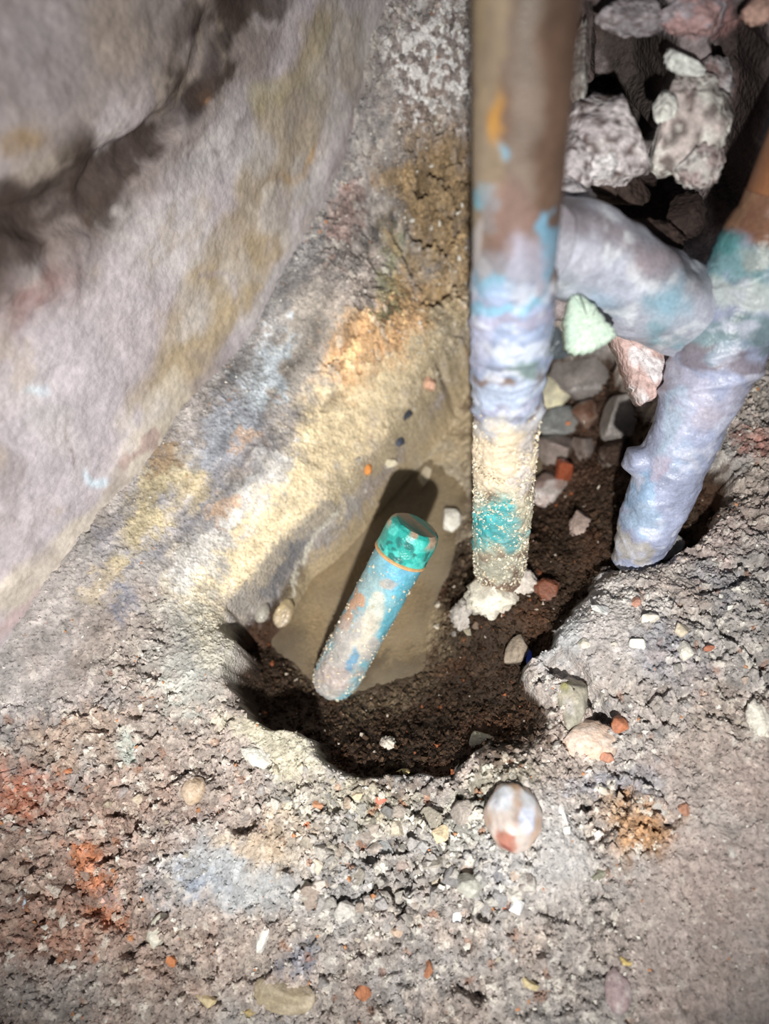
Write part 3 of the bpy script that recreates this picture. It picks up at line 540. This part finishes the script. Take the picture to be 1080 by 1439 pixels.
crumbs('dirt_crumbs', pts+NL*.0004, sz, cc, M_GRIT, sdiv=1, parent=FLOOR, seed=9)
n = 45000
X = r2.uniform(-.055, .095, n); Y = r2.uniform(.03, .20, n); ki = samp(KIN, X, Y); Zs = samp(Zg, X, Y)
sc_ = samp(COLg, X, Y); ok = (ki > .45) & (Zs > -.0305) & (sc_[:, 0] < .16); X, Y, Zs = X[ok], Y[ok], Zs[ok]; sc_ = sc_[ok]
sz = .00025+.0009*r2.random(len(X))**2.6
cc = sc_*r2.uniform(.5, 1.7, (len(X), 1)); pk = r2.random(len(X)); cc = np.where((pk < .012)[:, None], np.array([.5, .43, .36]), cc); cc = np.where(((pk > .02) & (pk < .03))[:, None], np.array([.24, .085, .04]), cc)
crumbs('soil_crumbs', np.stack([X, Y, Zs+sz*.25], 1), sz, cc, M_SOIL, seed=4, rough_=.5, label='dark brown crumbly soil lining the pit around the water', category='soil')

# ------------------------------------------------------------------ water
def water():
    m = bpy.data.materials.new('muddy_water'); m.use_nodes = True; nt = m.node_tree; N = nt.nodes; L = nt.links
    N.remove(N['Principled BSDF']); out = N['Material Output']
    tr = N.new('ShaderNodeBsdfTransparent'); tr.inputs[0].default_value = (.93, .88, .78, 1)
    df = N.new('ShaderNodeBsdfDiffuse'); df.inputs[0].default_value = (.34, .28, .20, 1)
    gl = N.new('ShaderNodeBsdfGlossy'); gl.inputs['Roughness'].default_value = .04
    fr = N.new('ShaderNodeFresnel'); fr.inputs[0].default_value = 1.33
    tc = N.new('ShaderNodeTexCoord'); nz = N.new('ShaderNodeTexNoise'); nz.inputs['Scale'].default_value = 55; nz.inputs['Detail'].default_value = 3
    L.new(tc.outputs['Object'], nz.inputs['Vector'])
    mr = N.new('ShaderNodeMapRange'); mr.inputs[1].default_value = .3; mr.inputs[2].default_value = .7; mr.inputs[3].default_value = .15; mr.inputs[4].default_value = .58
    L.new(nz.outputs['Fac'], mr.inputs[0])
    m1 = N.new('ShaderNodeMixShader'); m2 = N.new('ShaderNodeMixShader')
    L.new(mr.outputs[0], m1.inputs[0]); L.new(tr.outputs[0], m1.inputs[1]); L.new(df.outputs[0], m1.inputs[2])
    L.new(fr.outputs[0], m2.inputs[0]); L.new(m1.outputs[0], m2.inputs[1]); L.new(gl.outputs[0], m2.inputs[2]); L.new(m2.outputs[0], out.inputs[0])
    bp = N.new('ShaderNodeBump'); bp.inputs['Strength'].default_value = .08; bp.inputs['Distance'].default_value = .0006; n2 = N.new('ShaderNodeTexNoise'); n2.inputs['Scale'].default_value = 140
    L.new(tc.outputs['Object'], n2.inputs['Vector']); L.new(n2.outputs['Fac'], bp.inputs['Height'])
    for s in (gl, fr): L.new(bp.outputs[0], s.inputs['Normal'])
    return m
WL = -.0312
poly = [(318,846),(330,985),(478,1070),(600,1070),(700,1000),(760,800),(900,650),(880,500),(780,440),(660,446),(600,500),(400,752)]
bm = bmesh.new(); vs = [bm.verts.new(Vector(atz(u, v, WL))-Vector((0, 0, WL))) for u, v in poly]
bm.faces.new(vs); bmesh.ops.recalc_face_normals(bm, faces=bm.faces)
me = bpy.data.meshes.new('puddle'); bm.to_mesh(me); bm.free()
wo = link('puddle', me, water(), label='shallow puddle of murky brown water in the bottom of the pit', category='water'); wo.location = (0, 0, WL)
if wo.data.polygons[0].normal.z < 0: wo.data.flip_normals()

# ------------------------------------------------------------------ pipes
def frame(A, B):
    d = B-A; L = np.linalg.norm(d); d = d/L
    x = np.cross(d, [0, 1, 0]); x /= np.linalg.norm(x); y = np.cross(d, x)
    return d, x, y, L
def tube(name, A, B, rad, colour, nu=112, nv=420, disp=None, mat=None, cap=True, t0=0., t1=1., parent=None, **pr):
    d, x, y, L = frame(A, B)
    t = np.linspace(t0, t1, nv); th = np.linspace(0, 2*math.pi, nu, endpoint=False)
    TH, T = np.meshgrid(th, t, indexing='ij'); TH, T = TH.ravel(), T.ravel()
    dirv = np.cos(TH)[:, None]*x+np.sin(TH)[:, None]*y
    base = A+T[:, None]*(B-A)
    q = np.stack([np.cos(TH)*.0075, np.sin(TH)*.0075, T*L], 1)
    V0 = base+dirv*rad(T)[:, None]; uv = proj(V0)
    dd = disp(q, T, uv) if disp else 0
    V = V0+dirv*np.broadcast_to(dd, T.shape)[:, None]
    c, wt_ = colour(q, T, proj(V))
    f = grid_faces(nu, nv, True)
    loc = A+(B-A)*t0
    me = mesh_np(name, V-loc if parent is None else V-np.array(parent.location), f, np.clip(c, .004, .9), wt_)
    if cap:
        bm = bmesh.new(); bm.from_mesh(me); bm.verts.ensure_lookup_table()
        for j in (0, nv-1): bm.faces.new([bm.verts[i*nv+j] for i in range(nu)])
        bmesh.ops.recalc_face_normals(bm, faces=bm.faces); bm.to_mesh(me); bm.free()
    return link(name, me, mat or M_PIPE, parent, **pr)
def sand(parent, A, B, rad, n, tr, seed, pal, s=(.00016, .00062), dens=None):
    r = np.random.default_rng(seed); d, x, y, L = frame(A, B)
    T = r.uniform(*tr, n); TH = r.uniform(0, 2*math.pi, n)
    if dens is not None:
        k = r.random(n) < dens(T); T, TH = T[k], TH[k]; n = len(T)
    P = A+T[:, None]*(B-A)+(np.cos(TH)[:, None]*x+np.sin(TH)[:, None]*y)*rad(T)[:, None]
    sz = s[0]+(s[1]-s[0])*r.random(n)**4; c = np.array(pal)[r.integers(len(pal), size=n)]*r.uniform(.75, 1.1, (n, 1))
    o = crumbs('sand_grains', P-np.array(parent.location), sz, c, M_GRIT, seed=seed, parent=parent); o['label'] = 'cream sand grains stuck to the pipe'
# left pipe
A1, B1 = atd(701, 806, .2095), atd(743, -60, .0925)
def tv(A, B, pts):
    """map image rows to positions along the pipe"""
    T = np.linspace(0, 1, 400); v = proj(A+T[:, None]*(B-A))[:, 1]
    return [float(np.interp(-p, -v, T)) for p in pts]
k1 = tv(A1, B1, [800, 700, 620, 560, 500, 440, 390, 340, 0])
def rad1(T): return np.interp(T, k1, [.0074, .0074, .0073, .0074, .0077, .0078, .0076, .0074, .0074])
CR1 = [(('s', [(640,395),(790,395)], 0), 0, 0)]
def dis1(q, T, uv):
    m = sst(k1[7], k1[6], T)
    d = (fbm(q*[1, 1, 2.2], .006, 4, 601)-.5)*.0018*m+(vn(q, .0012, 605)-.5)*.0003*m
    ring = sum(np.exp(-((uv[:, 1]-(yy+(uv[:, 0]-712)**2*.004*-1+10))/6.0)**2)*h for yy, h in ((452, .0005), (505, .0005), (535, .0004), (575, .0006)))
    gr = (vn(q, .0009, 607)-.5)*.0008*sst(k1[3], k1[2], T)
    return d+ring+gr-(vn(q, .004, 611) > .8)*0
def col1(q, T, uv):
    u = uv+(np.stack([fbm(q, .004, 3, 621), fbm(q*[1, 1, .5], .004, 3, 623)], 1)-.5)*44; nz = (fbm(q*[1, 1, .4], .004, 3, 625)-.5)*1.0
    c = np.tile(np.array([.175, .115, .085]), (len(q), 1))
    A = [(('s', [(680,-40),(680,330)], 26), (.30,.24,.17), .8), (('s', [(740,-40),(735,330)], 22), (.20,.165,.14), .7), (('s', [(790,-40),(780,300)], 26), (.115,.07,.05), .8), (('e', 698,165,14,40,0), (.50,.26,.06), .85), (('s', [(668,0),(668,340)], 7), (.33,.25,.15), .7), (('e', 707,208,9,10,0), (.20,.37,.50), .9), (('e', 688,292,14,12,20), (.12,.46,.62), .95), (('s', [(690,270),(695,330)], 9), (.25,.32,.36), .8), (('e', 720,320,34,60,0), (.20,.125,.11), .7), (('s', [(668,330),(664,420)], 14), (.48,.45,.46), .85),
     (('s', [(768,300),(766,420)], 8), (.16,.33,.47), .85), (('e', 715,395,60,30,0), (.27,.29,.34), .7), (('e', 700,400,40,16,0), (.16,.42,.58), .7), (('e', 745,380,24,40,0), (.33,.34,.44), .7),
     (('s', [(640,470),(790,470)], 60), (.30,.37,.54), .95), (('s', [(640,445),(700,460),(780,440)], 9), (.30,.28,.37), .7), (('s', [(650,425),(700,440),(760,420)], 7), (.18,.42,.56), .7), (('s', [(650,490),(720,500),(780,480)], 12), (.52,.57,.68), .8), (('e', 670,480,26,40,0), (.47,.49,.66), .7), (('e', 738,525,24,18,-10), (.16,.23,.22), .85), (('s', [(640,555),(720,575),(780,545)], 20), (.40,.48,.64), .9), (('s', [(650,520),(730,540)], 5), (.27,.34,.50), .7), (('s', [(655,575),(720,585),(760,560)], 5), (.30,.30,.42), .7), (('s', [(640,605),(790,600)], 14), (.54,.56,.60), .8),
     (('s', [(640,650),(790,645)], 42), (.72,.61,.46), .95), (('s', [(740,600),(730,700)], 12), (.50,.48,.50), .7), (('s', [(640,740),(790,735)], 50), (.58,.55,.42), .8), (('e', 690,735,34,42,0), (.05,.42,.46), .95), (('e', 715,750,24,30,0), (.12,.37,.40), .7), (('e', 700,800,50,14,0), (.45,.46,.38), .8)]
    c = paint(c, u, nz, A)
    wh = (sst(.55, .7, fbm(q*[1, 1, 1.5], .0035, 3, 631))*sst(k1[7], k1[6], T)*sst(k1[2], k1[3], T)*.7)[:, None]; c = c*(1-wh)+np.array([.58, .62, .72])*wh
    return c*(.50+.72*fbm(q*[1, 1, .6], .0030, 5, 633))[:, None], sst(k1[6], k1[7], T)*.55
p1 = empty('copper_pipe', A1, label='upright copper pipe with blue-white crust and a sandy turquoise foot', category='pipe')
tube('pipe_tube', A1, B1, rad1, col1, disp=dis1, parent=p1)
SP = [(.74,.66,.52),(.66,.58,.44),(.78,.74,.64),(.55,.46,.33)]
sand(p1, A1, B1, rad1, 6500, (k1[0], k1[3]), 71, SP, dens=lambda T: .35+.65*sst(k1[3], k1[2], T))
# right pipe
A2, B2 = atd(888, 792, .2), atd(1101, 275, .146)
k2 = tv(A2, B2, [785, 740, 650, 575, 555, 500, 470, 420, 330, 300])
def rad2(T): return np.interp(T, k2, [.0060, .0079, .0086, .0088, .0092, .0100, .0100, .0099, .0094, .0077])
def dis2(q, T, uv):
    d = (fbm(q*[1, 1, 1.6], .007, 4, 651)-.5)*.0022*sst(k2[9], k2[8], T)+(vn(q, .0014, 655)-.5)*.00025
    ring = sum(np.exp(-((uv[:, 1]-(yy-.18*(uv[:, 0]-1000)-.0015*(uv[:, 0]-1000)**2))/6.0)**2)*h for yy, h in ((505, .0005), (545, .0006), (410, .0006)))
    lug = wt(uv, 0, ('e', 896, 648, 13, 18, 0))*.0030
    return d+ring+lug
def col2(q, T, uv):
    u = uv+(np.stack([fbm(q, .005, 3, 661), fbm(q*[1, 1, .6], .005, 3, 663)], 1)-.5)*50; nz = (fbm(q, .004, 3, 665)-.5)*1.0
    c = np.tile(np.array([.34, .38, .54]), (len(q), 1))
    A = [(('s', [(1000,250),(1120,330)], 60), (.24,.11,.055), .95), (('s', [(1055,220),(1030,310)], 12), (.34,.20,.12), .7), (('s', [(980,350),(1100,400)], 34), (.17,.33,.36), .9), (('e', 1020,345,30,20,0), (.08,.26,.28), .8), (('s', [(985,400),(1040,425),(1090,420)], 22), (.50,.56,.56), .85), (('e', 1060,370,24,20,0), (.40,.40,.38), .6), (('s', [(950,450),(1000,470),(1090,470)], 24), (.17,.26,.28), .85), (('s', [(970,500),(1080,530)], 22), (.20,.17,.20), .85), (('e', 1020,500,40,14,-10), (.24,.35,.44), .7),
     (('s', [(930,530),(1000,570),(1060,560)], 18), (.45,.45,.58), .85), (('e', 950,600,20,34,20), (.50,.53,.68), .7), (('s', [(950,560),(900,740)], 10), (.42,.56,.72), .6), (('e', 905,680,22,30,20), (.30,.46,.68), .8), (('e', 960,640,22,26,0), (.38,.48,.66), .6), (('e', 930,650,16,24,20), (.45,.36,.46), .6), (('e', 905,735,30,18,0), (.34,.46,.64), .8), (('e', 990,590,20,24,20), (.50,.46,.56), .6), (('s', [(860,765),(900,785)], 16), (.45,.42,.38), .8)]
    c = paint(c, u, nz, A)
    wh = (sst(.56, .7, fbm(q, .004, 3, 671))*sst(k2[8], k2[7], T)*.7)[:, None]; c = c*(1-wh)+np.array([.55, .58, .72])*wh
    return c*(.48+.74*fbm(q*[1, 1, .6], .0036, 5, 673))[:, None], .35+0*T
p2 = empty('copper_pipe', A2, label='leaning pipe at the right coated in lavender-blue crust', category='pipe')
tube('pipe_tube', A2, B2, rad2, col2, disp=dis2, parent=p2)
# copper above the collar continues upward as a plain tube
D2 = (B2-A2)
tube('bare_copper', A2+D2*.93, A2+D2*1.6, lambda T: .0075+0*T, lambda q, T, uv: (np.tile(np.array([.26, .115, .055]), (len(q), 1))*(.6+.8*fbm(q*[1, 1, .3], .004, 3, 681))[:, None], .5+0*T), nv=60, parent=p2, label='bare brown copper upper length')
# capped stub over the water
A3, B3 = atz(464, 968, -.0325), atz(585, 738, .0095)
def rad3(T): return np.interp(T, [0, .03, .1, .83, 1.0], [.0055, .0066, .0072, .0072, .0072])
def col3(q, T, uv):
    u = uv+(np.stack([fbm(q, .004, 3, 701), fbm(q, .004, 3, 703)], 1)-.5)*30; nz = (fbm(q, .003, 3, 705)-.5)*1.0
    c = np.tile(np.array([.20, .42, .50]), (len(q), 1))
    A = [(('e', 565,800,30,30,0), (.14,.42,.60), .8), (('e', 520,830,20,20,0), (.36,.44,.44), .6), (('s', [(505,835),(485,875)], 9), (.52,.28,.16), .85), (('s', [(500,900),(460,960)], 34), (.46,.40,.37), .85), (('s', [(530,850),(500,920)], 10), (.60,.56,.46), .7), (('e', 495,930,9,22,25), (.06,.24,.42), .8), (('s', [(590,800),(540,890)], 10), (.10,.36,.47), .8), (('e', 475,950,24,20,0), (.42,.36,.34), .9), (('e', 545,820,12,8,0), (.45,.30,.2), .6)]
    return paint(c, u, nz, A)*(.75+.5*fbm(q, .0025, 3, 707))[:, None], .2+0*T
p3 = empty('capped_pipe', A3, label='short turquoise copper pipe stub with a green cap leaning over the puddle', category='pipe')
dis3 = lambda q, T, uv: (fbm(q, .004, 3, 711)-.5)*.0006+(vn(q, .001, 713)-.5)*.0006*sst(.35, .1, T)
tube('pipe_tube', A3, B3, rad3, col3, nv=260, disp=dis3, t1=.84, parent=p3)
def radc(T): return np.interp(T, [.84, .845, .955, .985, 1.0], [.0070, .0077, .0077, .0072, .0060])
def colc(q, T, uv):
    nz = fbm(q, .003, 3, 721); c = np.tile(np.array([.025, .34, .30]), (len(q), 1)); k = sst(.5, .62, nz)[:, None]; c = c*(1-k)+np.array([.08, .52, .47])*k
    k = sst(.6, .68, fbm(q, .0022, 2, 723))[:, None]; c = c*(1-k)+np.array([.02, .16, .15])*k
    k = (sst(.93, .98, T)*sst(.45, .6, vn(q, .003, 725)))[:, None]; return c*(1-k)+np.array([.42, .30, .22])*k, .45+0*T
tube('pipe_cap', A3, B3, radc, colc, nv=60, t0=.84, t1=1.0, disp=lambda q, T, uv: (fbm(q, .002, 3, 727)-.5)*.0005, parent=p3, label='bright green-turquoise end cap')
tube('solder_ring', A3, B3, lambda T: .0072+.00075*np.sin((T-.822)/.020*math.pi), lambda q, T, uv: (np.tile(np.array([.62, .36, .17]), (len(q), 1)), .4+0*T), nv=12, t0=.822, t1=.842, parent=p3, label='thin copper orange ring')
sand(p3, A3, B3, rad3, 1900, (.02, .8), 73, SP, s=(.00016, .0007), dens=lambda T: .25+.75*sst(.55, .15, T))

# ------------------------------------------------------------------ plaster ledge between the pipes, chip, wall stones
K = [(752, 348, .145), (800, 356, .150), (850, 378, .154), (900, 408, .158), (945, 432, .163), (1005, 446, .175)]
def ledge():
    C = np.array([atd(*k) for k in K]); tt = np.linspace(0, 1, 160); ti = np.linspace(0, 1, len(K))
    c = np.stack([np.interp(tt, ti, C[:, i]) for i in range(3)], 1); nu = 96
    th = np.linspace(0, 2*math.pi, nu, endpoint=False)
    upd = RM @ np.array([-.25, .97, 0]); bk = np.cross(upd, (C[-1]-C[0])/np.linalg.norm(C[-1]-C[0])); bk /= np.linalg.norm(bk)
    ru = np.interp(tt, [0, .2, .5, .8, 1], [.0088, .0095, .0105, .0112, .0085])
    TH, T = np.meshgrid(th, tt, indexing='ij'); TH, T = TH.ravel(), T.ravel()
    cc_ = np.tile(c, (nu, 1)); r_ = np.tile(ru, nu)
    dirv = np.cos(TH)[:, None]*upd*r_[:, None]+np.sin(TH)[:, None]*bk*.011
    V = cc_+dirv; V = V+dirv/np.linalg.norm(dirv, axis=1)[:, None]*((fbm(V, .014, 3, 751)-.5)*.0045+(vn(V, .002, 753)-.5)*.0004)[:, None]
    uv = proj(V); u = uv+(np.stack([fbm(V, .007, 3, 755), fbm(V, .007, 3, 757)], 1)-.5)*60; nz = (fbm(V, .005, 3, 759)-.5)
    co = np.tile(np.array([.36, .38, .46]), (len(V), 1))
    co = paint(co, u, nz, [(('s', [(770,290),(830,310),(900,350),(970,390)], 22), (.20,.17,.19), .8), (('e', 810,350,36,26,20), (.46,.47,.56), .8), (('e', 880,400,40,24,20), (.42,.45,.56), .8), (('e', 940,430,30,30,0), (.20,.37,.48), .8), (('e', 850,420,30,16,30), (.24,.36,.48), .6), (('s', [(780,420),(800,390)], 14), (.25,.28,.33), .6), (('e', 930,480,24,14,0), (.14,.30,.36), .8), (('e', 900,370,20,14,0), (.30,.25,.28), .7)], .8)
    k = sst(.52, .72, fbm(V, .005, 5, 761))[:, None]*.7; co = co*(1-k)+np.array([.66, .70, .76])*k
    co *= (.55+.7*fbm(V, .005, 5, 763))[:, None]
    o = empty('plaster_ledge', C[0], label='lumpy blue-grey plaster ledge bridging the two upright pipes', category='plaster')
    me = mesh_np('crust', V-C[0], grid_faces(nu, 160, True), np.clip(co, .004, .9), np.full(len(V), .45))
    bm = bmesh.new(); bm.from_mesh(me); bm.verts.ensure_lookup_table()
    for j in (0, 159): bm.faces.new([bm.verts[i*160+j] for i in range(nu)])
    bm.to_mesh(me); bm.free()
    link('crust', me, M_PIPE, o)
ledge()
def chip_plate(name, pts, t, thick, c1, c2, seed, mat, tilt=0., **pr):
    """a flat broken flake: outline given at its real distance, real thickness"""
    C0 = atd(*np.mean(pts, 0), t); rim = []
    for i in range(len(pts)):
        a, b = np.array(pts[i]), np.array(pts[(i+1) % len(pts)])
        for s in np.linspace(0, 1, 6, endpoint=False): rim.append(a+(b-a)*s)
    r = np.random.default_rng(seed); rim = np.array(rim)+r.normal(size=(len(rim), 2))*1.2; m = np.mean(rim, 0)
    V = []; Fc = []; n = len(rim); L = [(1.0, -thick), (1.04, -thick*.4), (1.0, 0), (.9, .0006), (.7, .0009), (.45, .0011), (.2, .0012)]
    view = RM[:, 2]
    for (s, h) in L:
        for p in m+(rim-m)*s: V.append(atd(p[0], p[1], t+tilt*(p[1]-m[1]))+view*(h+(r.random()-.5)*.00012))
    for l in range(len(L)-1):
        for i in range(n): Fc.append([l*n+i, l*n+(i+1) % n, (l+1)*n+(i+1) % n, (l+1)*n+i])
    V = np.array(V); c = np.tile(np.array(c1), (len(V), 1)); k = sst(.5, .6, fbm(V, .004, 3, seed))[:, None]; c = c*(1-k)+np.array(c2)*k
    me = mesh_np(name, V-C0, Fc, c, np.zeros(len(V)), True)
    bm = bmesh.new(); bm.from_mesh(me); bm.verts.ensure_lookup_table(); e = len(L)-1
    bm.faces.new([bm.verts[e*n+i] for i in range(n)]); bm.faces.new([bm.verts[i] for i in range(n)][::-1]); bm.to_mesh(me); bm.free()
    o = link(name, me, mat); o.location = C0
    for k_, v_ in pr.items(): o[k_] = v_
    return o
chip_plate('plaster_chip', [(803,416),(812,413),(838,430),(842,440),(862,462),(864,472),(850,484),(835,492),(812,496),(799,488),(795,460),(797,435)], .148, .004, (.50,.62,.53), (.42,.55,.47), 5, M_STONE, label='mint white plaster chip hanging under the ledge', category='plaster')
chip_plate('mortar_wedge', [(848,432),(880,448),(908,466),(938,490),(940,524),(922,556),(906,566),(892,540),(880,504),(862,462)], .176, .007, (.50,.36,.34), (.66,.62,.64), 6, M_BACK, label='pink and white mortar wedge below the ledge beside the right pipe', category='mortar')
# stones and mortar blocks held in the back wall: its parts; cavity shade is put into the near-black ones' colour
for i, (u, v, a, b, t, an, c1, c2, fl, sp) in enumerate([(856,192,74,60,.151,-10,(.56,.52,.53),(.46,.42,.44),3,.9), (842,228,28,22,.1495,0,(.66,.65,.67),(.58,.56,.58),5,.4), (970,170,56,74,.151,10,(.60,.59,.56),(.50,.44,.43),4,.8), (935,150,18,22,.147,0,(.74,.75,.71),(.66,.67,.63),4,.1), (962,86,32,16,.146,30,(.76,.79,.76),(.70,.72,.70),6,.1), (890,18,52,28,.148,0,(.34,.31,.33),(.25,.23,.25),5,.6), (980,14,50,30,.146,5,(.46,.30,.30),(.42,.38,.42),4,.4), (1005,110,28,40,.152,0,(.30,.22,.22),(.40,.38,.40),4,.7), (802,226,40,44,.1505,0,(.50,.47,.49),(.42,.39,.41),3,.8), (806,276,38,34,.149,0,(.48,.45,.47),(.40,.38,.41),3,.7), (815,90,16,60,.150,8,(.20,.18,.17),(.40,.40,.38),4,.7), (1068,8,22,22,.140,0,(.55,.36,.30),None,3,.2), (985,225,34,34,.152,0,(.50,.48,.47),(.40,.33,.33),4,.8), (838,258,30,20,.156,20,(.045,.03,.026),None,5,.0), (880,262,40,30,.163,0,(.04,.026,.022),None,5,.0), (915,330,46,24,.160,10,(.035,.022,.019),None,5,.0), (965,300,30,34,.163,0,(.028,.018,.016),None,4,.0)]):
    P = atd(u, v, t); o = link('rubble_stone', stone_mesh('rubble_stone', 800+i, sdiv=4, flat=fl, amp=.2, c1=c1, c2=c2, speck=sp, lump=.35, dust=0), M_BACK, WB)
    X_, Y_, Z_ = RM[:, 0], RM[:, 1], RM[:, 2]; a_ = math.radians(-an); m = np.eye(4)
    sx, sy = a/F*t, b/F*t
    m[:3, 0] = (X_*math.cos(a_)+Y_*math.sin(a_))*sx; m[:3, 1] = (-X_*math.sin(a_)+Y_*math.cos(a_))*sy; m[:3, 2] = Z_*min(sx, sy)*.8; m[:3, 3] = P-Z_*min(sx, sy)*.3
    o.matrix_world = Matrix(m.tolist())
print('pebbles', cnt)
